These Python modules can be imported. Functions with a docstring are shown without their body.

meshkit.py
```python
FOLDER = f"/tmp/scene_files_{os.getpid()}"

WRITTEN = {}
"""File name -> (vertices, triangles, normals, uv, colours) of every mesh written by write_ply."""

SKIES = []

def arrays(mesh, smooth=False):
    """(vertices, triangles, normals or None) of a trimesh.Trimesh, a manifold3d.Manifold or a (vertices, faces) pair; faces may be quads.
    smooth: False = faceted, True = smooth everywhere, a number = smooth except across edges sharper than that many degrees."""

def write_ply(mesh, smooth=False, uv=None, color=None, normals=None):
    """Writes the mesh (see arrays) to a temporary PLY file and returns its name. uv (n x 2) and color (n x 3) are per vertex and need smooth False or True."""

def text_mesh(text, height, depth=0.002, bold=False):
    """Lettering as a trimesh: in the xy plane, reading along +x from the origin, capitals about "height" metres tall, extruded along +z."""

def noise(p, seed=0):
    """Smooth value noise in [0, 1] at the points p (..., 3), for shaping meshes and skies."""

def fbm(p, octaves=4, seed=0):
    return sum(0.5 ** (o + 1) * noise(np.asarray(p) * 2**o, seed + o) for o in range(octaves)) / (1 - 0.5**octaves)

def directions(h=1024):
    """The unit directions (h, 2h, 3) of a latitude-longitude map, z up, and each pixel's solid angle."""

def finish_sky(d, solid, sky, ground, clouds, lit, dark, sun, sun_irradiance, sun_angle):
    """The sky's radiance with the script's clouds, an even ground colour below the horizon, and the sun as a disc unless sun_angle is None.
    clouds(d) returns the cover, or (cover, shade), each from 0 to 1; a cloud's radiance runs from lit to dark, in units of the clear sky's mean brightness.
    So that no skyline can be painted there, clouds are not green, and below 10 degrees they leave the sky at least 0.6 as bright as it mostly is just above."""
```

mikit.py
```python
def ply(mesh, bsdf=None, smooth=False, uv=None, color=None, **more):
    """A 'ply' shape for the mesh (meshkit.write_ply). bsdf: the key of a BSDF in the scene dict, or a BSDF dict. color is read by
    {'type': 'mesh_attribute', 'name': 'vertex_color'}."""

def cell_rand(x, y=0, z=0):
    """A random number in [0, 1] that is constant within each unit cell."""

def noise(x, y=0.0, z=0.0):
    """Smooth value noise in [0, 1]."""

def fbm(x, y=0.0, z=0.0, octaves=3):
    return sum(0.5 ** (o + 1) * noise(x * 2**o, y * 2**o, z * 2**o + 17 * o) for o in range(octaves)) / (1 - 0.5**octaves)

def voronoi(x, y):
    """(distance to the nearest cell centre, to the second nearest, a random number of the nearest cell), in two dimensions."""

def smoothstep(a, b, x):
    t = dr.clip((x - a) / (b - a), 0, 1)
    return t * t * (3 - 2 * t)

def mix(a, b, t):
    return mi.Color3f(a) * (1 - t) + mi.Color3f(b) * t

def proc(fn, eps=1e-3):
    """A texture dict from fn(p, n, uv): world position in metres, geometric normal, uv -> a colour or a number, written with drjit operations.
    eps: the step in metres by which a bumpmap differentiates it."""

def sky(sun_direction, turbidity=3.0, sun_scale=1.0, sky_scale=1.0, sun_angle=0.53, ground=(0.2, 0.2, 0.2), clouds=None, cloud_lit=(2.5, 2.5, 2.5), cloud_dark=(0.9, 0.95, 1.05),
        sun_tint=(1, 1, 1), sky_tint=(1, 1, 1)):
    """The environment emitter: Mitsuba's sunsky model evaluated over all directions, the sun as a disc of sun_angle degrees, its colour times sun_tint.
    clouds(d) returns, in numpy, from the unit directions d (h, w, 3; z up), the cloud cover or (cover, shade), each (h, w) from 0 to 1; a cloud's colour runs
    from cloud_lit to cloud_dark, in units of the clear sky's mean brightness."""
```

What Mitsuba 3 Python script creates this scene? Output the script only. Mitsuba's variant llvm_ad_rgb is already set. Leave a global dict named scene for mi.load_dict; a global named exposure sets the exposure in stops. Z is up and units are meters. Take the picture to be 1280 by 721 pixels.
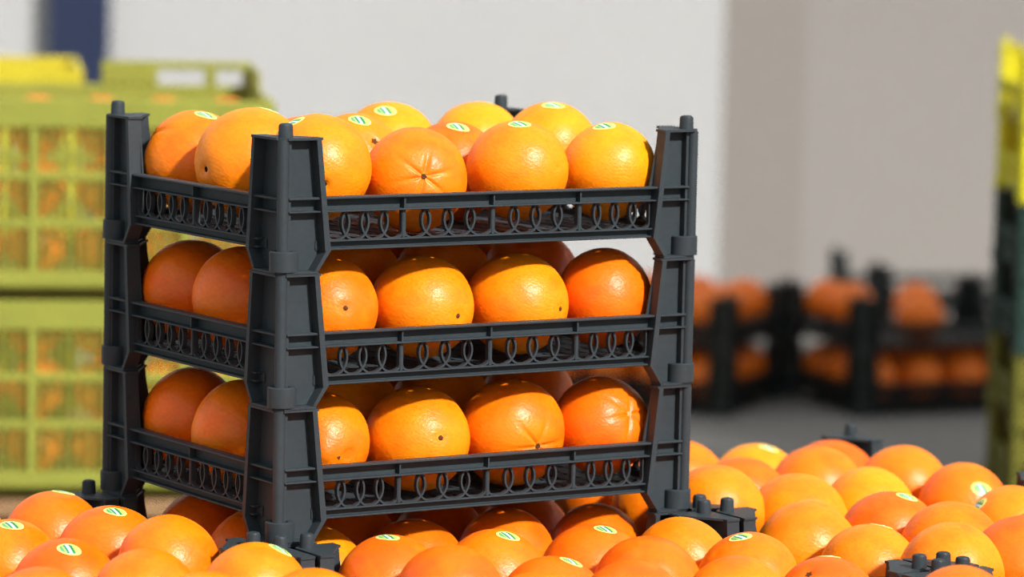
import math
import numpy as np
import trimesh
import drjit as dr
import mitsuba as mi
import mikit
import meshkit
from shapely.geometry import Polygon, Point, box as sbox
from shapely.ops import unary_union

T = mi.ScalarTransform4f
scene, labels = {}, {}
PI = math.pi

# ------------------------------------------------------------------ camera, sky, sun, exposure
HB = 0.45                                   # height of the stack's foot above the floor
AL = math.radians(90 - 57.1922)             # the stack is turned by this angle about the vertical
CAM = np.array([0.188, -3.178, HB + 0.5584])
PITCH, ROLL, FPX = math.radians(6.1392), math.radians(1.2317), 4858.6
_f = np.array([0, math.cos(PITCH), -math.sin(PITCH)])
_r = np.array([1.0, 0, 0])
_u = np.cross(_r, _f)
UP = -_r * math.sin(ROLL) + _u * math.cos(ROLL)
scene['camera'] = {
    'type': 'thinlens', 'fov': math.degrees(2 * math.atan(640 / FPX)), 'fov_axis': 'x',
    'aperture_radius': 0.0138, 'focus_distance': 3.27, 'near_clip': 0.05, 'far_clip': 200.0,
    'to_world': T().look_at(origin=CAM.tolist(), target=(CAM + _f).tolist(), up=UP.tolist()),
}
SUN_AZ, SUN_EL = math.radians(39), math.radians(36)
SUN = (math.sin(SUN_AZ) * math.cos(SUN_EL), -math.cos(SUN_AZ) * math.cos(SUN_EL), math.sin(SUN_EL))
scene['sky'] = mikit.sky(SUN, turbidity=4.0, sun_scale=1.5, sky_scale=1.0, sun_angle=3.6, ground=(0.3, 0.29, 0.28),
                         clouds=lambda d: (np.full(d.shape[:2], 0.85), 0.35 + 0.3 * meshkit.fbm(d * 3.0, 3)),
                         cloud_lit=(2.5, 2.46, 2.38), cloud_dark=(1.7, 1.7, 1.67), sun_tint=(0.87, 1.0, 1.33))
exposure = 1.7

# ------------------------------------------------------------------ helpers
def cat(ms):
    return trimesh.util.concatenate(ms)

def bx(x0, x1, y0, y1, z0, z1):
    m = trimesh.creation.box(extents=(x1 - x0, y1 - y0, z1 - z0))
    m.apply_translation(((x0 + x1) / 2, (y0 + y1) / 2, (z0 + z1) / 2))
    return m

def cbx(x0, x1, y0, y1, z0, z1, c=0.001):
    """box with chamfered upright edges and rims"""
    import manifold3d as m3
    c = min(c, 0.3 * min(x1 - x0, y1 - y0, z1 - z0))
    pts = []
    for x in (0, 1):
        for y in (0, 1):
            for z in (0, 1):
                p = np.array([[x0, x1][x], [y0, y1][y], [z0, z1][z]], float)
                s = np.array([1 - 2 * x, 1 - 2 * y, 1 - 2 * z]) * c
                for k in range(3):
                    q = p + s
                    q[k] = p[k]
                    pts.append(q)
    h = trimesh.convex.convex_hull(np.array(pts))
    return h

def cyl(x, y, z0, z1, r, seg=20, r2=None):
    r2 = r if r2 is None else r2
    m = trimesh.creation.revolve([[0, 0], [r, 0], [r2, z1 - z0], [0, z1 - z0]], sections=seg)
    m.apply_translation((x, y, z0))
    return m

def tube(x, y, z0, z1, ri, ro, seg=24):
    h = z1 - z0
    c = 0.0008
    m = trimesh.creation.revolve([[ri, 0], [ro, 0], [ro, h - c], [ro - c, h], [ri + c, h], [ri, h - c], [ri, 0]], sections=seg)
    m.apply_translation((x, y, z0))
    return m

def ext(poly, z0, z1):
    m = trimesh.creation.extrude_polygon(poly, z1 - z0, engine='earcut')
    m.apply_translation((0, 0, z0))
    return m

def ext_uz(pts, v0, v1):
    """polygon in the (u, z) plane, thick along v"""
    m = trimesh.creation.extrude_polygon(Polygon(pts), v1 - v0, engine='earcut')
    v = m.vertices.copy()
    m.vertices = np.stack([v[:, 0], v0 + v[:, 2], v[:, 1]], 1)
    m.invert()
    return m

def mirror(m, fu=False, fv=False, swap=False, W=0.0, D=0.0):
    m = m.copy()
    v = m.vertices.copy()
    if swap:
        v = v[:, [1, 0, 2]]
    if fu:
        v[:, 0] = W - v[:, 0]
    if fv:
        v[:, 1] = D - v[:, 1]
    m.vertices = v
    if (int(fu) + int(fv) + int(swap)) % 2:
        m.invert()
    return m

def numbered(name, parent=None):
    base = (parent + '__' + name) if parent else name
    key, n = base, 0
    while key in scene or key in labels or key in taken:
        n += 1
        key = f'{base}_{n:03d}'
    taken.add(key)
    return key
taken = set()

def thing(name, label, category, group=None, kind=None):
    key = numbered(name)
    d = {}
    if label: d['label'] = label
    if category: d['category'] = category
    if group: d['group'] = group
    if kind: d['kind'] = kind
    labels[key] = d
    return key

def put(key, shape, to_world=None, bsdf=None):
    s = dict(shape)
    if to_world is not None: s['to_world'] = to_world
    if bsdf is not None: s['bsdf'] = {'type': 'ref', 'id': bsdf}
    scene[key] = s
    return key

def part(name, parent, shape, to_world=None, bsdf=None, label=None, kind=None):
    key = numbered(name, parent)
    put(key, shape, to_world, bsdf)
    if label or kind:
        labels[key] = {k: v for k, v in (('label', label), ('kind', kind)) if v}
    return key

def structure(name, mesh, bsdf, **kw):
    scene[name] = mikit.ply(mesh, bsdf, **kw)
    labels[name] = {'kind': 'structure'}

STACK = T().translate([0, 0, HB]).rotate([0, 0, 1], math.degrees(AL))
_ca, _sa = math.cos(AL), math.sin(AL)
def to_w(p):
    return np.array([_ca * p[0] - _sa * p[1], _sa * p[0] + _ca * p[1], p[2] + HB])

# ------------------------------------------------------------------ materials
def rgb(*c):
    return {'type': 'rgb', 'value': [float(x) for x in c]}

def pores(p, n, uv):
    a = mikit.noise(p.x * 620, p.y * 620, p.z * 620)
    b = mikit.noise(p.x * 260 + 9, p.y * 260, p.z * 260)
    return mikit.smoothstep(0.35, 0.75, a) * 0.00010 + b * 0.00009

def peel_tex(base, deep, k):
    def fn(p, n, uv):
        t = mikit.fbm(p.x * 38 + k, p.y * 38, p.z * 38, 3)
        s = mikit.noise(p.x * 420, p.y * 420, p.z * 420 + k)
        c = mikit.mix(base, deep, mikit.smoothstep(0.35, 0.75, t))
        return c * (0.90 + 0.14 * s)
    return fn

PEEL = [((0.93, 0.225, 0.002), (0.90, 0.165, 0.0015)),
        ((0.95, 0.275, 0.003), (0.93, 0.215, 0.002)),
        ((0.91, 0.175, 0.002), (0.86, 0.125, 0.0015)),
        ((0.96, 0.350, 0.004), (0.94, 0.280, 0.003))]
for _k, (_a, _b) in enumerate(PEEL):
    scene[f'peel_{_k}'] = {'type': 'bumpmap', 'bump': mikit.proc(pores, eps=4e-4), 'scale': 1.0,
                           'bsdf': {'type': 'principled', 'base_color': mikit.proc(peel_tex(_a, _b, 7.3 * _k)),
                                    'roughness': 0.40, 'specular': 0.42}}
scene['peel_far'] = {'type': 'principled', 'base_color': rgb(0.92, 0.19, 0.003), 'roughness': 0.4, 'specular': 0.5}
scene['scar_brown'] = {'type': 'principled', 'base_color': rgb(0.10, 0.035, 0.010), 'roughness': 0.8, 'specular': 0.2}
scene['scar_dark'] = {'type': 'principled', 'base_color': rgb(0.030, 0.012, 0.004), 'roughness': 0.9, 'specular': 0.1}
scene['scar_pale'] = {'type': 'principled', 'base_color': rgb(0.62, 0.34, 0.13), 'roughness': 0.7, 'specular': 0.3}

def sticker_fn(p, n, uv):
    a, b = uv.x * 2 - 1, uv.y * 2 - 1
    d = dr.sqrt(a * a + b * b)
    s = a * 0.95 + b * 0.55
    c = mi.Color3f(0.42, 0.62, 0.13) + 0 * a
    def band(c, col, lo, hi):
        w = mikit.smoothstep(lo - .04, lo + .04, s) * (1 - mikit.smoothstep(hi - .04, hi + .04, s))
        return c * (1 - w) + mi.Color3f(col) * w
    c = band(c, (0.10, 0.40, 0.16), -0.80, -0.52)
    c = band(c, (0.03, 0.25, 0.20), -0.36, -0.14)
    c = band(c, (0.62, 0.90, 0.80), -0.14, 0.14)
    c = band(c, (0.02, 0.22, 0.08), 0.14, 0.40)
    edge = mikit.smoothstep(0.74, 0.82, d)
    return c * (1 - edge) + mi.Color3f(0.86, 0.80, 0.22) * edge
scene['sticker_print'] = {'type': 'twosided', 'bsdf': {'type': 'principled', 'base_color': mikit.proc(sticker_fn), 'roughness': 0.35, 'specular': 0.5}}

def plastic(c, rough=0.42, spec=0.5):
    def fn(p, n, uv):
        t = mikit.fbm(p.x * 25, p.y * 25, p.z * 25, 3)
        s = mikit.noise(p.x * 300, p.y * 300, p.z * 300)
        return mi.Color3f(c) * (0.82 + 0.28 * t + 0.10 * s)
    return {'type': 'twosided', 'bsdf': {'type': 'principled', 'base_color': mikit.proc(fn), 'roughness': rough, 'specular': spec}}
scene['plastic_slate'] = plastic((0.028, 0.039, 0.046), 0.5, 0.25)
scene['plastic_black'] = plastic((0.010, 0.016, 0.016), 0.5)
scene['plastic_bottle_green'] = plastic((0.007, 0.034, 0.026), 0.5)
scene['plastic_lime'] = plastic((0.240, 0.262, 0.042), 0.45, 0.3)
scene['plastic_yellow'] = plastic((0.48, 0.42, 0.016), 0.45)
scene['plastic_citron'] = plastic((0.60, 0.58, 0.010), 0.45)
scene['plastic_olive'] = plastic((0.12, 0.12, 0.009), 0.5)

def wall_fn(col, k):
    def fn(p, n, uv):
        t = mikit.fbm(p.x * 0.9 + k, p.y * 0.9, p.z * 0.9, 3)
        s = mikit.noise(p.x * 60, p.y * 60, p.z * 60)
        return mi.Color3f(col) * (0.93 + 0.10 * t + 0.03 * s)
    return fn
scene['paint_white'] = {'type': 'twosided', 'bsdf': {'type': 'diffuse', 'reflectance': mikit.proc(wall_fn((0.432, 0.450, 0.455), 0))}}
scene['paint_white_shaded'] = {'type': 'twosided', 'bsdf': {'type': 'diffuse', 'reflectance': mikit.proc(wall_fn((0.270, 0.261, 0.249), 4))}}  # shade on the right of the back wall, put into its colour
scene['paint_white_deep_shade'] = {'type': 'twosided', 'bsdf': {'type': 'diffuse', 'reflectance': mikit.proc(wall_fn((0.245, 0.234, 0.219), 9))}}  # darkest shade on the back wall, painted in as a tone
scene['paint_navy'] = {'type': 'twosided', 'bsdf': {'type': 'principled', 'base_color': rgb(0.012, 0.022, 0.060), 'roughness': 0.4}}

def concrete_fn(p, n, uv):
    t = mikit.fbm(p.x * 1.3, p.y * 1.3, 2.0, 4)
    s = mikit.noise(p.x * 90, p.y * 90, 0.0)
    return mikit.mix((0.190, 0.188, 0.178), (0.290, 0.285, 0.272), t) * (0.9 + 0.15 * s)
scene['concrete'] = {'type': 'twosided', 'bsdf': {'type': 'diffuse', 'reflectance': mikit.proc(concrete_fn)}}

def wood_fn(p, n, uv):
    g = mikit.fbm(p.x * 4, p.y * 70, p.z * 70, 3)
    return mikit.mix((0.34, 0.22, 0.12), (0.20, 0.12, 0.06), g)
scene['pallet_wood'] = {'type': 'twosided', 'bsdf': {'type': 'diffuse', 'reflectance': mikit.proc(wood_fn)}}

# ------------------------------------------------------------------ the setting
WALL_Y = 6.45
structure('floor', bx(-14, 14, -12, WALL_Y + 0.3, -0.2, 0.0), 'concrete')
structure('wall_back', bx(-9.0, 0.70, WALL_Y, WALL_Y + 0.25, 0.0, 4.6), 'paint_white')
structure('wall_back_shade_band', bx(0.70, 0.905, WALL_Y - 0.002, WALL_Y + 0.25, 0.0, 4.6), 'paint_white_deep_shade')  # nearly flush strip of the wall, coloured as a band of shade
structure('wall_back_right', bx(0.905, 9.0, WALL_Y, WALL_Y + 0.25, 0.0, 4.6), 'paint_white_shaded')
# unseen wall added right of the frame to throw shade on the far crates
structure('wall_added_shade', bx(5.3, 13.0, -2.4, -2.0, 0.0, 6.7), 'paint_white')
# a navy steel column in front of the left wall: web and two flanges with a base plate
_c = thing('steel_column', 'dark navy steel column standing against the pale wall behind the lime crates', 'column')
_x = -0.965
part('flange', _c, mikit.ply(cbx(_x, _x + 0.145, WALL_Y - 0.060, WALL_Y - 0.052, 0.012, 4.6, 0.001), 'paint_navy'))
part('flange', _c, mikit.ply(cbx(_x, _x + 0.145, WALL_Y - 0.010, WALL_Y - 0.002, 0.012, 4.6, 0.001), 'paint_navy'))
part('web', _c, mikit.ply(bx(_x + 0.069, _x + 0.076, WALL_Y - 0.052, WALL_Y - 0.010, 0.012, 4.6), 'paint_navy'))
part('base_plate', _c, mikit.ply(cbx(_x - 0.05, _x + 0.195, WALL_Y - 0.11, WALL_Y - 0.002, 0.0, 0.012, 0.001), 'paint_navy'))

# ------------------------------------------------------------------ the small crate: meshes
W, D, H = 0.4015, 0.302, 0.112

def corner_post():
    """the post at the (0, 0) corner: L-shaped wings with ribs, a corner rib"""
    ms = []
    for L0, L1, swap in ((0.0285, 0.038, False), (0.039, 0.046, True)):
        o, n_ = -0.0100, 0.0030
        rib = trimesh.convex.convex_hull([(u_, v_, z_) for v_ in (o, n_) for u_, z_ in ((L1 - 0.0045, 0.018), (L1 + 0.001, 0.018), (L0 - 0.0045, H - 0.002), (L0, H - 0.002))])
        gus = trimesh.convex.convex_hull([(u_, v_, z_) for v_ in (o, n_) for u_, z_ in ((L1 - 0.0140, 0.002), (L1 - 0.0105, 0.002), (L1 - 0.0035, 0.0185), (L1 + 0.001, 0.0185))])
        web = ext_uz([(0.0075, 0.0182), (0.0075, 0.002), (L1 - 0.011, 0.002), (L1 + 0.001, 0.0195), (L1 - 0.001, 0.062), (L0 - 0.001, H - 0.002), (0.0, H - 0.002), (0.0, 0.0182)], 0.0014, 0.0030)
        for m in (rib, gus, web):
            ms.append(mirror(m, swap=swap))
    ms.append(bx(-0.0050, 0.0030, -0.0050, 0.0030, 0.0182, H - 0.002))
    ms.append(cyl(-0.0042, -0.0042, 0.0182, H - 0.002, 0.0048, 16))
    return cat(ms)

def flat_plate(lu, lv, z0, z1, hole=0.0):
    p = unary_union([Point(0, 0).buffer(0.0090, 12), sbox(-0.003, -0.0102, lu, 0.0040), sbox(-0.0102, -0.003, 0.0040, lv), Polygon([(0, 0), (lu, 0), (0, lv)])])
    p = p.buffer(-0.0008).buffer(0.0008)
    if hole: p = p.difference(Point(0, 0).buffer(hole, 12))
    return ext(p, z0, z1)

def peg():
    m = trimesh.creation.revolve([[0, 0], [0.0063, 0], [0.0060, 0.0095], [0.0050, 0.0112], [0.003, 0.0118], [0, 0.012]], sections=18)
    m.apply_translation((0, 0, H))
    return m

def panel(L, e0, stiff, nl):
    """one side of the crate along s = 0..L in front of t = 0: (upper rail, lower rail, stiffeners, loops)"""
    up = cat([bx(0.030, L - 0.030, 0.0013, 0.0030, 0.0505, 0.0615),
              cbx(0.0, L, -0.0078, 0.0035, 0.0605, 0.0625, 0.0006), cbx(0.0, L, -0.0078, 0.0025, 0.0498, 0.0512, 0.0005)]
             + [bx(s - 0.0008, s + 0.0008, -0.0050, 0.001, 0.051, 0.061) for s in stiff])
    lo = cat([bx(0.030, L - 0.030, 0.0003, 0.0023, 0.0182, 0.0262), cbx(0.034, L - 0.034, -0.0062, 0.0030, 0.0250, 0.0265, 0.0005),
              cbx(0.034, L - 0.034, -0.0062, 0.0030, 0.0182, 0.0198, 0.0005)])
    st = [cbx(s - 0.0016, s + 0.0016, -0.0042, 0.0022, 0.0262, 0.0500, 0.0005) for s in stiff]
    edges = [e0] + list(stiff) + [L - e0]
    loops = []
    for (b0, b1), n in zip(zip(edges[:-1], edges[1:]), nl):
        pitch = (b1 - b0) / n
        for i in range(n):
            loops.append(loop_mesh(b0 + (i + .5) * pitch, pitch * 0.5 * 1.37, b0 + 0.0005, b1 - 0.0005))
    return up, lo, st, loops

def loop_mesh(c, a, lo, hi, seg=26, zc=0.0405, b=0.0147):
    """a moulded ring of flat bar, its sides cut by the neighbouring bars"""
    t = np.linspace(0, 2 * PI, seg, endpoint=False)
    rows = []
    for k, (dr_, dt) in enumerate(((-0.0009, -0.0034), (0.0009, -0.0034), (0.0009, 0.0008), (-0.0009, 0.0008))):
        s = np.clip(c + (a + dr_) * np.cos(t), lo + 0.0004 + (0.0009 - dr_) * 0.6, hi - 0.0004 - (0.0009 - dr_) * 0.6)
        z = np.minimum(zc + (b + dr_) * np.sin(t), 0.0502 + 0.0003 * k)
        rows.append(np.stack([s, np.full(seg, dt), z], 1))
    v = np.concatenate(rows)
    f = []
    for k in range(4):
        k2 = (k + 1) % 4
        for i in range(seg):
            j = (i + 1) % seg
            f.append([k * seg + i, k2 * seg + i, k2 * seg + j]); f.append([k * seg + i, k2 * seg + j, k * seg + j])
    m = trimesh.Trimesh(v, np.array(f), process=False)
    if m.volume < 0: m.invert()
    return m

def floor_grid():
    ms = []
    n = 21
    for i in range(n):
        u = 0.0100 + (W - 0.0200) * i / (n - 1)
        ms.append(bx(u - 0.0070, u + 0.0070, 0.0024, D - 0.0024, 0.0185, 0.0220))
    n = 16
    for i in range(n):
        v = 0.0090 + (D - 0.0180) * i / (n - 1)
        ms.append(bx(0.0024, W - 0.0024, v - 0.0058, v + 0.0058, 0.0186, 0.0216))
    return cat(ms)

def four(m):
    return [mirror(m, fu, fv, W=W, D=D) for fu, fv in ((0, 0), (1, 0), (0, 1), (1, 1))]

ply = mikit.ply
P_POST = [ply(m, smooth=30) for m in four(corner_post())]
P_PLATE = [ply(m) for m in four(flat_plate(0.0300, 0.0405, H - 0.002, H))]
P_PEG = [ply(m, smooth=35) for m in four(peg())]
P_FOOT = [ply(m) for m in four(flat_plate(0.0275, 0.0355, 0.0, 0.0018, 0.0068))]
P_COLLAR = [ply(m, smooth=35) for m in four(cat([tube(0, 0, 0.0018, 0.0185, 0.0067, 0.0122)]))]
_front = panel(W, 0.038, (0.1125, 0.20075, 0.289), (4, 4, 4, 4))
_side = panel(D, 0.046, (D / 2,), (5, 5))
def sides(k, only=None):
    f, s = _front[k], _side[k]
    if not isinstance(f, list): f, s = [f], [s]
    out = []
    for m in f: out.append(mirror(m))
    for m in f: out.append(mirror(m, fv=True, D=D))
    for m in s: out.append(mirror(m, swap=True))
    for m in s: out.append(mirror(m, swap=True, fu=True, W=W))
    return out
P_UP = [ply(m) for m in sides(0)]
P_LO = [ply(m) for m in sides(1)]
P_STIFF = [ply(m) for m in sides(2)]
P_LOOP = [ply(m, smooth=40) for m in sides(3)]
_all = sides(3)
_nf, _ns = len(_front[3]), len(_side[3])
P_LATTICE = [ply(cat(_all[:_nf]), smooth=40), ply(cat(_all[_nf:2 * _nf]), smooth=40), ply(cat(_all[2 * _nf:2 * _nf + _ns]), smooth=40), ply(cat(_all[2 * _nf + _ns:]), smooth=40)]
P_GRID = ply(floor_grid())

def crate(label, at, mat, detail=2, group=None):
    """detail 2: every ring of the side walls its own part; 1: the rings of a side joined; 0: far away"""
    t = thing('plastic_crate', label, 'crate', group)
    for i in range(4):
        p = part('corner_post', t, P_POST[i], at, mat)
        part('top_plate', p, P_PLATE[i], at, mat)
        part('peg', p, P_PEG[i], at, mat)
        part('collar', p, P_COLLAR[i], at, mat)
        if detail: part('foot_plate', p, P_FOOT[i], at, mat)
        part('upper_rail', t, P_UP[i], at, mat)
        part('lower_rail', t, P_LO[i], at, mat)
        if detail < 2:
            part('ring_lattice', t, P_LATTICE[i], at, mat)
    for m in P_STIFF: part('divider_bar', t, m, at, mat)
    if detail == 2:
        for m in P_LOOP: part('ring', t, m, at, mat)
    part('floor_grid', t, P_GRID, at, mat)
    return t

def stack_at(u, v, z):
    return STACK @ T().translate([u, v, z])

for k, (nm, lab) in enumerate((('bottom', 'dark grey plastic crate of oranges at the bottom of the three-crate stack'),
                               ('middle', 'dark grey plastic crate of oranges in the middle of the three-crate stack'),
                               ('top', 'dark grey plastic crate on top of the three-crate stack, heaped with stickered oranges'))):
    crate(lab, stack_at(0, 0, k * H + 0.0003 * (k + 1)), 'plastic_slate', 2)
BASE = {'A': ((0, 0), 'slate grey crate of oranges directly under the three-crate stack'),
        'B': ((0.4265, 0), 'slate grey crate heaped with oranges right of the stack, its back corner peg showing'),
        'Z': ((-0.4265, 0), 'slate grey crate heaped with oranges left of the stack'),
        'F0': ((0.012, -0.327), 'slate grey crate heaped with oranges in front of the stack, lower centre'),
        'F1': ((0.4385, -0.327), 'slate grey crate heaped with oranges at the right of the lower layer, pegs showing'),
        'FL': ((-0.4145, -0.327), 'slate grey crate heaped with oranges at the lower left, before the near post'),
        'G0': ((0.012, -0.654), 'slate grey crate cut by the lower edge, left of the two pegs at bottom right'),
        'G1': ((0.4385, -0.654), 'slate grey crate cut by the lower edge, corner with pegs at bottom right')}
for c, ((u, v), lab) in BASE.items():
    crate(lab, stack_at(u, v, -H), 'plastic_slate', 1)
# the low platform that carries the lower layer of crates
_pl = bx(-0.46, 0.90, -0.70, 0.34, -HB, -H - 0.0002)
_pl.apply_transform(np.array(STACK.matrix, float))
structure('floor_platform', _pl, 'concrete')

# ------------------------------------------------------------------ oranges
KINDS = {'p': (0.05, 11), 'q': (-0.05, 23), 'r': (0.015, 37), 'd': (0.04, 41), 's': (-0.05, 53), 'n': (0.05, 67), 'b': (0.03, 79), 'c': (0.0, 83)}

NORM = {k: 1.0 for k in KINDS}

def rad(d, kind):
    """radius of the unit orange in the directions d (n, 3); stem end at +z, navel end at -z"""
    e, seed = KINDS[kind]
    z = np.clip(d[:, 2], -1, 1)
    th, ph = np.arccos(z), np.arctan2(d[:, 1], d[:, 0])
    tn = PI - th
    r = 0.985 + e * (z * z - 1 / 3.0) + 0.035 * (meshkit.fbm(d * 1.6 + 5, 2, seed) - 0.5) + 0.006 * (meshkit.noise(d * 6 + 3, seed) - 0.5)
    g = lambda x, s: np.exp(-(x / s) ** 2)
    if kind in 'pqr':
        r += -0.040 * g(th, 0.26) - 0.020 * g(th, 0.08) - 0.018 * g(tn, 0.10)
    elif kind == 'd':
        r += -0.035 * g(th, 0.32) - 0.075 * g(th, 0.085)
    elif kind == 's':
        n = 6
        w = np.abs(((ph * n / (2 * PI) + 0.12 * np.sin(2 * ph)) % 1.0) - 0.5) * 2 * PI / n
        width = w * np.sin(th).clip(0.02)
        r += -0.055 * g(th, 0.30) - 0.030 * g(th, 0.07) - 0.036 * g(width, 0.042) * g(th - 0.28, 0.34) * (th > 0.06)
    elif kind == 'n':
        r += -0.030 * g(th, 0.26) - 0.040 * g(tn, 0.105) + 0.030 * g(tn, 0.045)
    elif kind == 'b':
        c = np.arccos(np.clip(d @ np.array([math.sin(0.30), 0, -math.cos(0.30)]), -1, 1))
        c2 = np.arccos(np.clip(d @ np.array([-math.sin(0.20), 0.1, -math.cos(0.20)]), -1, 1))
        r += -0.030 * g(th, 0.26) + 0.060 * g(c, 0.20) - 0.035 * g(c2, 0.10) + 0.03 * g(tn, 0.5)
    elif kind == 'c':
        for a in (0.3, 2.6, 4.6):
            w = np.abs((ph - a + PI) % (2 * PI) - PI) * np.sin(th)
            r += -0.045 * g(w, 0.05) * g(th - 0.55, 0.50)
        r += -0.03 * g(th, 0.2)
    return r / NORM[kind]

_t = np.random.default_rng(1).normal(size=(6000, 3)); _t /= np.linalg.norm(_t, axis=1, keepdims=True)
NORM = {k: rad(_t, k).max() + 0.001 for k in KINDS}

def orange_mesh(kind, nt=56, npp=72):
    t = np.linspace(0, PI, nt + 1)
    t = t - 0.10 * np.sin(2 * t)                       # finer towards the two ends
    ph = np.linspace(0, 2 * PI, npp, endpoint=False)
    tt, pp = np.meshgrid(t[1:-1], ph, indexing='ij')
    d = np.stack([np.sin(tt) * np.cos(pp), np.sin(tt) * np.sin(pp), np.cos(tt)], -1).reshape(-1, 3)
    d = np.vstack([d, [[0, 0, 1], [0, 0, -1]]])
    v = d * rad(d, kind)[:, None]
    f, n = [], len(d) - 2
    for i in range(nt - 2):
        for j in range(npp):
            a, b = i * npp + j, i * npp + (j + 1) % npp
            f += [[a, a + npp, b], [b, a + npp, b + npp]]
    for j in range(npp):
        f.append([n, j, (j + 1) % npp])
        k = (nt - 2) * npp
        f.append([n + 1, k + (j + 1) % npp, k + j])
    return trimesh.Trimesh(v, np.array(f), process=False)

P_ORANGE = {k: ply(orange_mesh(k), smooth=True) for k in KINDS}
P_ORANGE_MID = {k: ply(orange_mesh(k, 30, 40), smooth=True) for k in 'pqr'}
P_FAR = ply(orange_mesh('r', 14, 20), smooth=True)

def scar_mesh(kind, end, r0, lobes, h):
    """a small lobed button lying in the pit at the stem (+1) or navel (-1) end"""
    n, rings = 30, 4
    ph = np.linspace(0, 2 * PI, n, endpoint=False)
    v, f = [], []
    for k in range(1, rings + 1):
        rr = r0 * k / rings * (1 + 0.22 * (lobes > 0) * np.cos(lobes * ph) * (k / rings))
        d = np.stack([np.sin(rr) * np.cos(ph), np.sin(rr) * np.sin(ph), end * np.cos(rr)], 1)
        v.append(d * (rad(d, kind) + (h if k < rings else -0.006))[:, None])
    top = np.array([[0, 0, end]], float)
    v = np.vstack(v + [top * (rad(top, kind) + h * 0.6)[:, None]])
    for k in range(rings - 1):
        for i in range(n):
            a, b = k * n + i, k * n + (i + 1) % n
            f += [[a, a + n, b], [b, a + n, b + n]]
    for i in range(n): f.append([len(v) - 1, i, (i + 1) % n])
    m = trimesh.Trimesh(v, np.array(f), process=False)
    if end < 0: m.invert()
    return m

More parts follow.
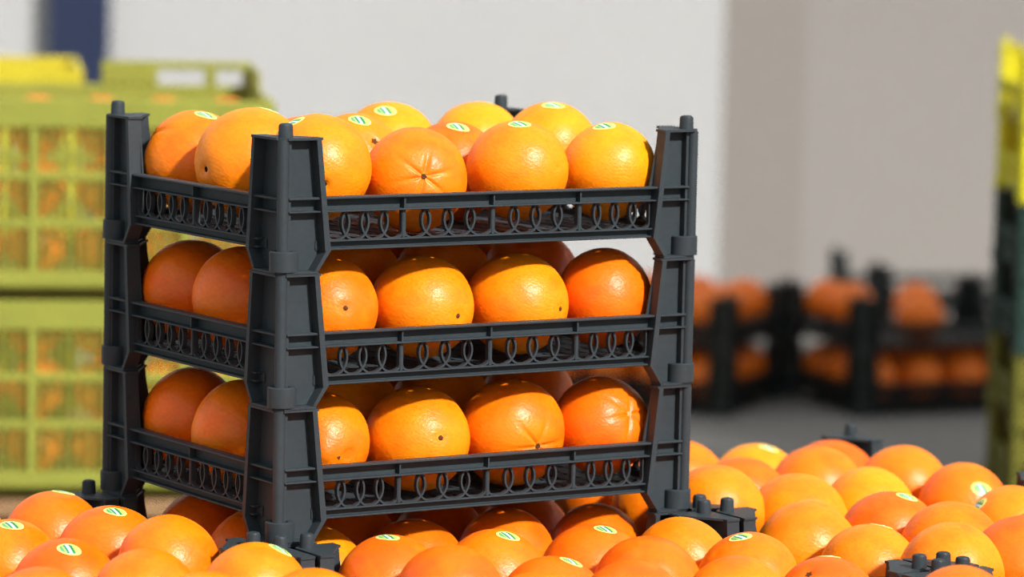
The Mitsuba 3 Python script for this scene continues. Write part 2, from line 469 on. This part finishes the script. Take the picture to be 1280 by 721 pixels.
P_SCAR = {}
for k in KINDS:
    if k == 's': P_SCAR[k] = [('stem_scar', ply(scar_mesh(k, 1, 0.075, 5, 0.012), 'scar_brown', smooth=True))]
    elif k == 'd': P_SCAR[k] = [('stem_scar', ply(scar_mesh(k, 1, 0.062, 0, 0.004), 'scar_dark', smooth=True))]
    else: P_SCAR[k] = [('stem_scar', ply(scar_mesh(k, 1, 0.070, 5, 0.010), 'scar_brown', smooth=True))]
    if k == 'n': P_SCAR[k].append(('navel', ply(scar_mesh(k, -1, 0.055, 0, 0.006), 'scar_brown', smooth=True)))
    if k == 'b': P_SCAR[k].append(('navel', ply(scar_mesh(k, -1, 0.040, 3, 0.004), 'scar_brown', smooth=True)))

def axis_frame(ax):
    z = np.array(ax, float); z /= np.linalg.norm(z)
    x = np.cross([0.31, 0.2, 0.93], z); x /= np.linalg.norm(x)
    return np.stack([x, np.cross(z, x), z], 1)

def sticker_mesh(c, r, Rm, kind, n, a=0.0108, b=0.0072, turn=0.0):
    """an oval paper label that follows the peel, in stack coordinates, with uv"""
    n = np.array(n, float); n /= np.linalg.norm(n)
    right = np.array([math.cos(-AL), math.sin(-AL), 0.0])         # the world's x axis in stack coordinates
    tx = right - n * (right @ n); tx /= np.linalg.norm(tx)
    ty = np.cross(n, tx)
    tx, ty = tx * math.cos(turn) + ty * math.sin(turn), ty * math.cos(turn) - tx * math.sin(turn)
    rings, seg = 6, 32
    ph = np.linspace(0, 2 * PI, seg, endpoint=False)
    q = [(0.0, 0.0)] + [(k / rings * math.cos(t), k / rings * math.sin(t)) for k in range(1, rings + 1) for t in ph]
    q = np.array(q)
    d = n + (q[:, :1] * a * tx + q[:, 1:] * b * ty) / r
    d /= np.linalg.norm(d, axis=1, keepdims=True)
    rr = rad(d @ Rm, kind) * r
    top, bot = c + d * (rr + 0.00045)[:, None], c + d * (rr + 0.00010)[:, None]
    N = len(q)
    f = [[0, 1 + i, 1 + (i + 1) % seg] for i in range(seg)]
    for k in range(rings - 1):
        for i in range(seg):
            p, s = 1 + k * seg + i, 1 + k * seg + (i + 1) % seg
            f += [[p, p + seg, s], [s, p + seg, s + seg]]
    f = np.array(f)
    o = 1 + (rings - 1) * seg
    side = []
    for i in range(seg):
        p, s = o + i, o + (i + 1) % seg
        side += [[p, N + p, s], [s, N + p, N + s]]
    uv = np.vstack([q, q]) * 0.5 + 0.5
    return trimesh.Trimesh(np.vstack([top, bot]), np.vstack([f, f[:, ::-1] + N, side]), process=False), uv

# where, row from the front, place from the left, centre (along the front, inwards, up), radius, kind, stem direction, sticker direction
ORANGES = [
('S0',0,0,0.0689,0.0536,0.0743,0.0460,'b',(0.161,0.970,0.181),None),
('S0',0,1,0.1633,0.0526,0.0705,0.0480,'n',(0.090,0.984,-0.156),None),
('S0',0,2,0.2599,0.0526,0.0705,0.0480,'s',(0.034,-0.986,-0.163),None),
('S0',0,3,0.3524,0.0491,0.0714,0.0445,'s',(0.156,-0.914,0.374),None),
('S0',1,0,0.0511,0.1598,0.0690,0.0465,'q',(-0.694,0.648,0.312),None),
('S0',1,1,0.1559,0.1510,0.0800,0.0462,'q',(0.891,-0.062,0.449),None),
('S0',1,2,0.2485,0.1510,0.0800,0.0462,'p',(0.905,-0.393,0.165),None),
('S0',1,3,0.3411,0.1510,0.0800,0.0462,'p',(0.421,0.300,-0.856),None),
('S0',2,0,0.0501,0.2519,0.0696,0.0455,'q',(0.914,-0.301,-0.274),None),
('S0',2,1,0.1559,0.2470,0.0800,0.0462,'q',(0.859,-0.306,0.411),None),
('S0',2,2,0.2485,0.2470,0.0800,0.0462,'q',(-0.705,0.678,-0.210),None),
('S0',2,3,0.3411,0.2470,0.0800,0.0462,'r',(0.989,-0.144,0.031),None),
('S1',0,0,0.0707,0.0525,0.1875,0.0465,'n',(0.144,0.983,-0.113),None),
('S1',0,1,0.1646,0.0511,0.1853,0.0465,'n',(-0.211,0.974,0.086),None),
('S1',0,2,0.2614,0.0511,0.1836,0.0465,'n',(-0.410,0.912,0.021),None),
('S1',0,3,0.3524,0.0491,0.1853,0.0445,'q',(-0.559,0.822,-0.112),None),
('S1',1,0,0.0511,0.1598,0.1848,0.0465,'q',(0.958,0.172,0.227),None),
('S1',1,1,0.1559,0.1510,0.1923,0.0462,'q',(-0.251,0.960,0.123),None),
('S1',1,2,0.2485,0.1510,0.1923,0.0462,'p',(0.848,-0.392,-0.357),None),
('S1',1,3,0.3411,0.1510,0.1923,0.0462,'q',(-0.469,0.712,-0.522),None),
('S1',2,0,0.0501,0.2519,0.1836,0.0455,'r',(-0.477,0.878,0.034),None),
('S1',2,1,0.1559,0.2470,0.1923,0.0462,'r',(0.995,-0.050,-0.082),None),
('S1',2,2,0.2485,0.2470,0.1923,0.0462,'r',(-0.727,0.681,0.092),None),
('S1',2,3,0.3411,0.2470,0.1923,0.0462,'q',(0.968,-0.236,-0.087),None),
('S2',0,0,0.0645,0.0580,0.3063,0.0470,'d',(-0.379,-0.893,-0.244),(-0.514,0.051,0.856)),
('S2',0,1,0.1577,0.0545,0.2942,0.0455,'s',(-0.340,-0.929,0.145),None),
('S2',0,2,0.2588,0.0502,0.3003,0.0455,'p',(-0.307,0.947,-0.097),(-0.155,-0.291,0.944)),
('S2',0,3,0.3530,0.0485,0.2971,0.0439,'p',(-0.292,0.430,-0.854),(-0.261,-0.187,0.947)),
('S2',1,0,0.0547,0.1554,0.3029,0.0501,'d',(-0.995,-0.053,-0.084),(0.258,-0.076,0.963)),
('S2',1,1,0.1551,0.1537,0.3005,0.0460,'p',(-0.030,-0.861,0.508),(-0.150,-0.459,0.876)),
('S2',1,2,0.2514,0.1463,0.2921,0.0450,'r',(-0.089,0.528,-0.844),(-0.111,-0.396,0.911)),
('S2',1,3,0.3509,0.1396,0.3071,0.0460,'r',(-0.133,0.273,-0.953),(-0.128,-0.283,0.950)),
('S2',2,0,0.0506,0.2514,0.2975,0.0460,'c',(-0.791,0.443,0.422),(0.039,-0.350,0.936)),
('S2',2,1,0.1565,0.2470,0.2936,0.0445,'p',(0.937,-0.244,0.250),None),
('S2',2,2,0.2486,0.2490,0.3020,0.0465,'r',(-0.246,0.959,0.139),(-0.345,-0.395,0.851)),
('S2',2,3,0.3420,0.2477,0.3004,0.0465,'q',(-0.179,0.972,0.154),None),
('A',0,0,0.0645,0.0550,-0.0433,0.0462,'r',(-0.368,0.897,-0.245),None),
('A',0,1,0.1623,0.0511,-0.0433,0.0465,'p',(-0.345,0.934,0.093),None),
('A',0,2,0.2561,0.0517,-0.0427,0.0471,'q',(0.935,-0.339,-0.103),None),
('A',0,3,0.3515,0.0500,-0.0437,0.0454,'q',(0.928,-0.327,0.179),None),
('A',1,0,0.0639,0.1510,-0.0432,0.0463,'r',(0.985,-0.165,-0.056),None),
('A',1,1,0.1568,0.1510,-0.0431,0.0464,'q',(-0.387,0.907,0.165),None),
('A',1,2,0.2488,0.1510,-0.0441,0.0454,'p',(-0.455,0.712,-0.534),None),
('A',1,3,0.3405,0.1510,-0.0448,0.0447,'q',(-0.449,0.657,-0.606),None),
('A',2,0,0.0641,0.2470,-0.0424,0.0471,'r',(0.965,-0.257,0.056),None),
('A',2,1,0.1569,0.2470,-0.0441,0.0454,'r',(0.907,-0.146,-0.394),None),
('A',2,2,0.2482,0.2470,-0.0440,0.0455,'r',(0.596,-0.036,-0.802),None),
('A',2,3,0.3408,0.2470,-0.0426,0.0469,'r',(0.987,-0.151,0.062),None),
('B',0,0,0.4844,0.0555,-0.0173,0.0462,'p',(0.985,0.160,-0.068),None),
('B',0,1,0.5763,0.0524,-0.0312,0.0466,'q',(0.014,0.271,-0.962),None),
('B',0,2,0.6687,0.0643,-0.0347,0.0465,'q',(-0.652,0.706,-0.278),None),
('B',0,3,0.7708,0.0515,-0.0341,0.0449,'q',(0.981,0.146,-0.126),(-0.180,-0.805,0.566)),
('B',1,0,0.4899,0.1510,-0.0296,0.0470,'p',(0.992,0.126,-0.030),None),
('B',1,1,0.5834,0.1510,-0.0300,0.0463,'p',(0.996,-0.079,-0.049),None),
('B',1,2,0.6762,0.1569,-0.0277,0.0466,'r',(0.875,-0.334,0.352),None),
('B',1,3,0.7735,0.1464,-0.0303,0.0452,'r',(-0.419,0.866,-0.274),None),
('B',2,0,0.4869,0.2470,-0.0284,0.0463,'q',(-0.550,0.829,0.099),None),
('B',2,1,0.5801,0.2468,-0.0288,0.0468,'r',(0.998,-0.036,-0.048),None),
('B',2,2,0.6733,0.2498,-0.0363,0.0466,'p',(-0.298,0.951,0.078),(0.066,-0.329,0.942)),
('B',2,3,0.7650,0.2481,-0.0369,0.0450,'p',(-0.708,0.688,0.159),None),
('Z',0,1,-0.2700,0.0550,-0.0299,0.0457,'q',(-0.525,0.848,-0.072),None),
('Z',0,2,-0.1716,0.0497,-0.0350,0.0451,'r',(0.893,-0.408,0.187),(-0.147,-0.438,0.887)),
('Z',0,3,-0.0762,0.0501,-0.0232,0.0454,'q',(-0.574,0.772,-0.273),None),
('Z',1,1,-0.2700,0.1510,-0.0299,0.0454,'q',(-0.283,0.958,0.042),None),
('Z',1,2,-0.1766,0.1487,-0.0346,0.0457,'q',(0.807,-0.421,-0.413),(-0.073,-0.313,0.947)),
('Z',1,3,-0.0813,0.1489,-0.0278,0.0452,'p',(-0.761,0.647,-0.055),(-0.055,-0.335,0.941)),
('Z',2,1,-0.2704,0.2470,-0.0279,0.0466,'r',(-0.325,0.916,-0.235),None),
('Z',2,2,-0.1776,0.2470,-0.0277,0.0461,'q',(0.931,0.198,0.308),None),
('Z',2,3,-0.0859,0.2465,-0.0307,0.0452,'r',(0.793,-0.360,-0.491),(0.179,-0.034,0.983)),
('F0',0,0,0.0765,-0.2720,-0.0285,0.0451,'p',(-0.229,0.888,-0.398),None),
('F0',0,1,0.1685,-0.2720,-0.0288,0.0463,'r',(0.938,-0.328,0.109),None),
('F0',0,2,0.2685,-0.2753,-0.0339,0.0471,'q',(-0.499,0.865,-0.057),None),
('F0',0,3,0.3622,-0.2738,-0.0408,0.0467,'p',(-0.601,-0.178,0.779),(0.070,0.116,0.991)),
('F0',1,0,0.0622,-0.1687,-0.0238,0.0456,'r',(-0.267,0.944,-0.195),None),
('F0',1,1,0.1590,-0.1716,-0.0383,0.0452,'p',(0.972,-0.163,-0.169),(0.218,-0.282,0.934)),
('F0',1,2,0.2517,-0.1723,-0.0311,0.0468,'q',(0.448,0.418,-0.790),None),
('F0',1,3,0.3519,-0.1765,-0.0334,0.0454,'q',(0.740,-0.052,-0.670),(-0.270,-0.075,0.960)),
('F0',2,0,0.0634,-0.0764,-0.0308,0.0468,'q',(-0.192,0.548,-0.814),(-0.137,-0.048,0.989)),
('F0',2,1,0.1629,-0.0773,-0.0338,0.0465,'r',(0.960,-0.281,0.016),(0.051,-0.347,0.936)),
('F0',2,2,0.2605,-0.0797,-0.0344,0.0461,'p',(0.907,-0.417,0.049),(0.049,-0.308,0.950)),
('F0',2,3,0.3519,-0.0809,-0.0349,0.0448,'q',(0.890,0.153,0.429),None),
('F1',0,0,0.4887,-0.2768,-0.0208,0.0456,'r',(-0.021,0.340,-0.940),None),
('F1',0,1,0.5792,-0.2594,-0.0238,0.0464,'p',(0.973,-0.027,0.230),None),
('F1',0,2,0.6909,-0.2764,-0.0284,0.0460,'r',(-0.645,0.756,-0.112),None),
('F1',0,3,0.7821,-0.2718,-0.0304,0.0452,'r',(-0.359,0.778,-0.516),None),
('F1',1,0,0.4881,-0.1678,-0.0379,0.0450,'r',(-0.306,0.952,0.032),(0.255,0.003,0.967)),
('F1',1,1,0.5785,-0.1669,-0.0256,0.0460,'r',(-0.300,0.953,-0.054),None),
('F1',1,2,0.6676,-0.1877,-0.0338,0.0457,'p',(0.954,-0.272,0.124),None),
('F1',1,3,0.7790,-0.1760,-0.0307,0.0460,'r',(0.977,-0.201,-0.076),None),
('F1',2,0,0.4897,-0.0762,-0.0334,0.0466,'r',(0.997,0.071,0.023),None),
('F1',2,1,0.5819,-0.0753,-0.0288,0.0457,'p',(-0.687,0.709,-0.159),(0.154,-0.338,0.928)),
('F1',2,2,0.7029,-0.1035,-0.0290,0.0457,'q',(-0.584,0.605,-0.541),(-0.751,0.261,0.606)),
('F1',2,3,0.7898,-0.0752,-0.0306,0.0456,'q',(-0.230,0.867,0.442),None),
('FL',0,1,-0.2586,-0.2720,-0.0304,0.0449,'r',(0.880,-0.176,0.441),None),
('FL',0,2,-0.1665,-0.2720,-0.0282,0.0470,'q',(0.911,-0.231,0.343),None),
('FL',0,3,-0.0728,-0.2720,-0.0271,0.0466,'r',(0.913,0.053,-0.404),None),
('FL',1,1,-0.2589,-0.1760,-0.0277,0.0468,'q',(0.912,-0.241,0.333),None),
('FL',1,2,-0.1651,-0.1760,-0.0275,0.0467,'q',(0.882,-0.161,-0.444),None),
('FL',1,3,-0.0683,-0.1795,-0.0294,0.0453,'p',(-0.500,0.829,0.252),None),
('FL',2,1,-0.2580,-0.0800,-0.0309,0.0456,'r',(-0.610,0.558,-0.563),None),
('FL',2,2,-0.1652,-0.0791,-0.0248,0.0461,'q',(-0.427,0.904,0.023),None),
('FL',2,3,-0.0685,-0.0830,-0.0267,0.0462,'r',(0.025,0.198,-0.980),(0.349,-0.274,0.896)),
('G0',2,0,0.0765,-0.4070,-0.0308,0.0450,'q',(0.964,-0.222,0.146),None),
('G0',2,1,0.1685,-0.4070,-0.0290,0.0457,'q',(-0.564,0.726,-0.394),None),
('G0',2,2,0.2605,-0.4070,-0.0319,0.0449,'q',(0.995,-0.069,-0.069),None),
('G0',2,3,0.3629,-0.4445,-0.0202,0.0460,'q',(0.961,-0.203,0.186),None),
('G1',2,0,0.5030,-0.4070,-0.0298,0.0464,'r',(-0.375,0.860,-0.346),None),
('G1',2,1,0.5950,-0.4070,-0.0286,0.0452,'r',(-0.318,0.304,-0.898),None),
('G1',2,2,0.6870,-0.4070,-0.0316,0.0453,'r',(-0.142,0.833,-0.535),None),
('G1',2,3,0.7790,-0.4070,-0.0307,0.0454,'p',(-0.307,0.947,-0.097),None),
]
ROWN = ('front row', 'middle row', 'back row')
PLACE = ('first', 'second', 'third', 'fourth')
CRATE_WORDS = {'S0': 'the bottom crate of the stack', 'S1': 'the middle crate of the stack', 'S2': 'the top crate',
               'A': 'the crate under the stack', 'B': 'the right rear lower crate', 'Z': 'the crate left of the stack',
               'F0': 'the crate before the stack', 'F1': 'the right front lower crate', 'FL': 'the lower left front crate',
               'G0': 'the crate at the lower edge', 'G1': 'the bottom right corner crate'}
SPECIAL = {('S2', 0, 0): 'large orange behind the near post of the top crate, small dark pit beside the post',
           ('S2', 0, 1): 'creased orange with a star-shaped stem end, front row of the top crate',
           ('S2', 0, 2): 'smooth orange right of the star-creased orange, front row of the top crate',
           ('S2', 0, 3): 'shiny yellow-orange fruit with sticker beside the right post of the top crate',
           ('S2', 1, 0): 'biggest orange, dark pit on its left, above the left rail of top crate',
           ('S2', 2, 0): 'creased orange next to the far left post of the top crate',
           ('S2', 2, 2): 'yellow-orange fruit, sticker facing up, back row behind the star-creased orange in top crate',
           ('S2', 2, 3): 'orange in front of the back corner peg of the top crate',
           ('S2', 1, 3): 'orange with stickered crown behind the two right front oranges of the top crate',
           ('S2', 1, 2): 'orange mostly hidden in the gap behind the second and third front oranges, top crate',
           ('S2', 1, 1): 'stickered orange peeking between the near post orange and the star-creased one, top crate',
           ('S1', 0, 0): 'orange with a small brown navel right of the near post in the middle crate',
           ('S1', 0, 1): 'orange with a round brown navel at lower right, second in front, middle crate',
           ('S1', 0, 2): 'orange with a tiny dark dot at lower right, third in front of the middle crate',
           ('S1', 0, 3): 'deep orange fruit beside the right post of the middle crate',
           ('S1', 1, 0): 'shaded orange by the left rail of the middle crate, nearer the near post',
           ('S1', 2, 0): 'shaded orange by the left rail of the middle crate, by the far left post',
           ('S0', 0, 0): 'orange with a bulging navel right of the near post in the bottom crate',
           ('S0', 0, 1): 'large orange with a ring-shaped navel facing out, front of the bottom crate',
           ('S0', 0, 2): 'large orange with a dark puckered stem end just above the rail, bottom crate',
           ('S0', 0, 3): 'red-orange fruit with a pale star-shaped stem scar, right end of bottom crate',
           ('S0', 1, 0): 'shaded orange by the left rail of the bottom crate, nearer the near post',
           ('S0', 2, 0): 'shaded shiny orange by the left rail of the bottom crate, by the far left post'}
TINT = {('S2', 0, 1): 0, ('S2', 0, 2): 1, ('S2', 0, 3): 3, ('S2', 2, 2): 3, ('S2', 2, 3): 3, ('S2', 1, 3): 3, ('S2', 1, 0): 1, ('S2', 2, 0): 0, ('S2', 0, 0): 1, ('S2', 1, 1): 1,
        ('S1', 0, 0): 0, ('S1', 0, 1): 1, ('S1', 0, 2): 1, ('S1', 0, 3): 2, ('S1', 1, 0): 2, ('S1', 2, 0): 2, ('S0', 0, 0): 0, ('S0', 0, 1): 1, ('S0', 0, 2): 0, ('S0', 0, 3): 2, ('S0', 1, 0): 0, ('S0', 2, 0): 2,
        ('B', 2, 2): 3, ('B', 0, 2): 3, ('F1', 2, 0): 1, ('F1', 0, 0): 1}
SIZES = {}
rng = np.random.default_rng(5)
for code, j, i, u, v, z, r, kind, ax, st in ORANGES:
    key3 = (code, j, i)
    if key3 in SPECIAL: lab = SPECIAL[key3]
    else:
        lab = ('stickered orange in ' if st else 'orange in ') + CRATE_WORDS[code] + f', {ROWN[j]}, {PLACE[i]} from the left'
    grp = 'oranges in the stacked crates' if code[0] == 'S' else 'oranges in the lower layer of crates'
    t = thing('orange', lab, 'orange', grp)
    Rm = axis_frame(ax)
    M = np.eye(4); M[:3, :3] = Rm * r; M[:3, 3] = (u, v, z)
    at = STACK @ T(M.tolist())
    tint = TINT.get(key3, int(rng.integers(3)))
    put(t, P_ORANGE[kind], at, f'peel_{tint}')
    for nm, shp in P_SCAR[kind]:
        part(nm, t, shp, at, 'scar_pale' if kind == 's' and key3 == ('S0', 0, 3) else None)
    if st:
        m, uv = sticker_mesh(np.array((u, v, z)), r, Rm, kind, st, turn=float(rng.uniform(-0.35, 0.15)))
        part('sticker', t, ply(m, 'sticker_print', smooth=False, uv=uv), STACK, label='oval yellow and green fruit sticker')

# ------------------------------------------------------------------ lime harvest crates on a pallet, left
LW, LD, LH = 0.53, 0.36, 0.252
LP = LH + 0.018
def lug_crate(label, at, mat, raised=True):
    t = thing('harvest_crate', label, 'crate')
    front = [(0.212, LH), (0.142, 0.155), (0.078, 0.091), (0.0, 0.022)]          # rim and bands of the walls
    def wall(L):
        """(bands, slats, ribs) of a wall in the (s, z) plane, 0..L, outward -y"""
        bands = [cbx(0.0, L, -0.006 if k in (0, 3) else -0.003, 0.005, z0, z1, 0.002) for k, (z0, z1) in enumerate(front)]
        slats = []
        for (z0, z1) in ((0.022, 0.078), (0.091, 0.142), (0.155, 0.212)):
            n = int(round(L / 0.0125))
            slats += [bx((i + .5) * L / n - 0.0027, (i + .5) * L / n + 0.0027, 0.0, 0.004, z0, z1) for i in range(n)]
        ribs = [cbx(s - 0.006, s + 0.006, -0.0045, 0.001, 0.0221, 0.2115, 0.001) for s in np.linspace(0.012, L - 0.012, 6 if L > .45 else 4)]
        return bands, slats, ribs
    def place(ms, which):
        out = []
        for m in ms:
            m = m.copy()
            if which == 'front': pass
            elif which == 'back': m = mirror(m, fv=True, D=LD)
            elif which == 'left': m = mirror(m, swap=True)
            else: m = mirror(m, swap=True, fu=True, W=LW)
            out.append(m)
        return out
    for which, L in (('front', LW), ('back', LW), ('left', LD), ('right', LD)):
        b, s, r = wall(L)
        for m in place(b, which): part('band', t, ply(m), at, mat)
        for m in place(r, which): part('rib', t, ply(m), at, mat)
        key = part('slat_panel', t, ply(cat(place(s, which))), at, mat, kind='stuff')
    if raised:   # higher back wall: a solid middle and a hand slot under a bar on the right
        y0, y1 = LD - 0.006, LD
        part('raised_edge', t, ply(cbx(0.315, 0.395, y0, y1, LH + 0.0001, LH + 0.034, 0.002)), at, mat)
        part('grip_bar', t, ply(cbx(0.395, 0.53, y0, y1, LH + 0.022, LH + 0.034, 0.002)), at, mat)
        part('grip_post', t, ply(cbx(0.515, 0.53, y0, y1, LH + 0.0001, LH + 0.0221, 0.002)), at, mat)
        part('grip_post', t, ply(cbx(0.462, 0.478, y0, y1, LH + 0.0001, LH + 0.0221, 0.002)), at, mat)
        part('side_rail', t, ply(cbx(0.524, 0.53, 0.20, LD - 0.0061, LH + 0.0001, LH + 0.030, 0.002)), at, mat)
    part('foot_rim', t, ply(bx(0.030, LW - 0.030, 0.030, LD - 0.030, -0.0179, 0.0019)), at, mat)
    part('bottom', t, ply(cat([bx(0.006, LW - 0.006, 0.006 + k * 0.029, 0.026 + k * 0.029, 0.002, 0.010) for k in range(12)])), at, mat)
    return t

LUG_A = math.radians(8)
LUGX, LUGY, LUGZ = -0.664, 1.945, 0.172
def lug_at(dx=0, dy=0, dz=0):
    return T().translate([LUGX, LUGY, LUGZ]).rotate([0, 0, 1], math.degrees(LUG_A)).translate([dx, dy, dz])
lug_crate('lime green slatted harvest crate of oranges, upper of the two stacked on the left', lug_at(0, 0, LP), 'plastic_lime')
lug_crate('lime green slatted harvest crate of oranges, lower of the two stacked on the left', lug_at(), 'plastic_lime', False)
lug_crate('yellow plastic harvest crate behind the upper lime crate at the left edge', lug_at(-0.235, 0.75, LP), 'plastic_yellow', False)
lug_crate('yellow plastic harvest crate behind the lower lime crate at the left edge', lug_at(-0.235, 0.75, 0), 'plastic_yellow', False)

def pallet(label, at, w, d, h):
    t = thing('wooden_pallet', label, 'pallet')
    n = 6
    for k in range(n):
        c = (k + .5) * d / n
        part('deck_board', t, ply(cbx(0, w, c - d / n * 0.4, c + d / n * 0.4, h - 0.022, h, 0.002)), at, 'pallet_wood')
    for k in range(3):
        c = 0.05 + (w - 0.10) * k / 2
        part('stringer', t, ply(cbx(c - 0.045, c + 0.045, 0, d, 0.0, h - 0.0221, 0.002)), at, 'pallet_wood')
    return t
pallet('wooden pallet under the lime harvest crates', T().translate([LUGX, LUGY, 0]).rotate([0, 0, 1], math.degrees(LUG_A)).translate([-0.33, -0.03, 0]), 0.90, 1.20, LUGZ - 0.018)

def far_orange(at, x, y, z, r, label, group, mat='peel_far'):
    t = thing('orange', label, 'orange', group)
    put(t, P_FAR, at @ T().translate([x, y, z]).scale([r, r, r]), mat)

LVL = ('bottom row', 'middle row', 'top row')
NTH = ('first', 'second', 'third', 'fourth', 'fifth', 'sixth')
rng = np.random.default_rng(12)
for lvl, z0, nm in ((0, 0.0, 'lower'), (1, LP, 'upper')):
    for zc in range(3):
        for xc in range(6):
            for yc in range(2 if (lvl == 1 and zc == 2) else 1):
                r = 0.0390 + 0.0008 * rng.random()
                far_orange(lug_at(0, 0, z0), 0.052 + 0.0852 * xc + 0.002 * rng.standard_normal(), 0.050 + 0.088 * yc, 0.0102 + r + zc * 0.0800, r,
                           f'blurred orange inside the {nm} lime crate, {LVL[zc]}{", inner row" if yc else ""}, {NTH[5 - xc]} from the right', f'oranges inside the {nm} lime crate')
for xc in range(6):
    r = 0.042
    far_orange(lug_at(-0.235, 0.75, LP), 0.052 + 0.0852 * xc, 0.06 + 0.02 * (xc % 2), 0.155 + 0.012 * (xc % 3), r,
               f'blurred orange in the yellow crate behind the upper lime crate, {NTH[5 - xc]} from the right', 'oranges in the yellow crate')

# ------------------------------------------------------------------ the row of crates along the wall, far behind on the right
def far_crate_stack(x, y, rot, mats, fills, label, tag):
    y -= 0.30; x = 0.188 + (x - 0.188) * 0.96
    base = T().translate([x, y, 0]).rotate([0, 0, 1], rot)
    for k, (mat, spots) in enumerate(zip(mats, fills)):
        at = base @ T().translate([0, 0, k * H])
        crate(f'{("lower", "upper")[k]} dark plastic crate {label}', at, mat, 0)
        for (u, v, dz) in spots:
            r = 0.0455
            far_orange(at, u, v, 0.0222 + r + dz, r, f'blurred orange in the {("lower", "upper")[k]} far crate {tag}, {ROWN[int(v / 0.1)]}, {NTH[int(u / 0.1)]} from left', f'oranges in the {("lower", "upper")[k]} crate {tag}')
FULL = [(0.055 + 0.0972 * i, 0.053 + 0.098 * j, 0.0) for i in range(4) for j in range(3)]
def some(*ids): return [FULL[k] for k in ids]
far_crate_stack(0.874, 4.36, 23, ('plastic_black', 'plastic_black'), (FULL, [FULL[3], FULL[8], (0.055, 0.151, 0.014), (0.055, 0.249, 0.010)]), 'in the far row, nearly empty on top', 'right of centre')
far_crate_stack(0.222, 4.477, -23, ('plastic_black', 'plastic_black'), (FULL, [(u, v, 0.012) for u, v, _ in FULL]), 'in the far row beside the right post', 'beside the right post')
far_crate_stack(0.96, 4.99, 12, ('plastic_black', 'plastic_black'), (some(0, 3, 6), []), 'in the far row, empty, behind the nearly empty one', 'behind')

# ------------------------------------------------------------------ the coloured crate stack at the right edge
RX, RY, RZ = 0.945, 2.55, 0.085
pallet('wooden pallet under the coloured crate stack at the right edge', T().translate([RX - 0.03, RY - 0.03, 0]), 0.56, 0.40, RZ)
COL = (('plastic_olive', 'olive crate of oranges at the bottom of the right edge stack'), ('plastic_olive', 'olive crate of oranges second from the bottom of the right edge stack'),
       ('plastic_bottle_green', 'dark green crate of oranges just above the olive crates, right edge stack'), ('plastic_bottle_green', 'dark green crate just below the yellow crates, right edge stack'),
       ('plastic_citron', 'lower of the two yellow crates in the right edge stack'), ('plastic_citron', 'yellow crate on top of the right edge stack'))
LAYER = ('the bottom olive crate', 'the upper olive crate', 'lower dark green crate', 'upper dark green crate', 'the lower yellow crate', 'the top yellow crate')
for k, (mat, lab) in enumerate(COL):
    at = T().translate([RX, RY, RZ + k * H])
    crate(lab, at, mat, 0)
    for (u, v, _) in FULL:
        if u < 0.2 and v < 0.2:
            far_orange(at, u, v, 0.0222 + 0.043, 0.043, f'orange in {LAYER[k]} of the right edge stack, {ROWN[int(v / 0.1)]}, {NTH[int(u / 0.1)]} from left', f'oranges in layer {k + 1} of the right edge stack')
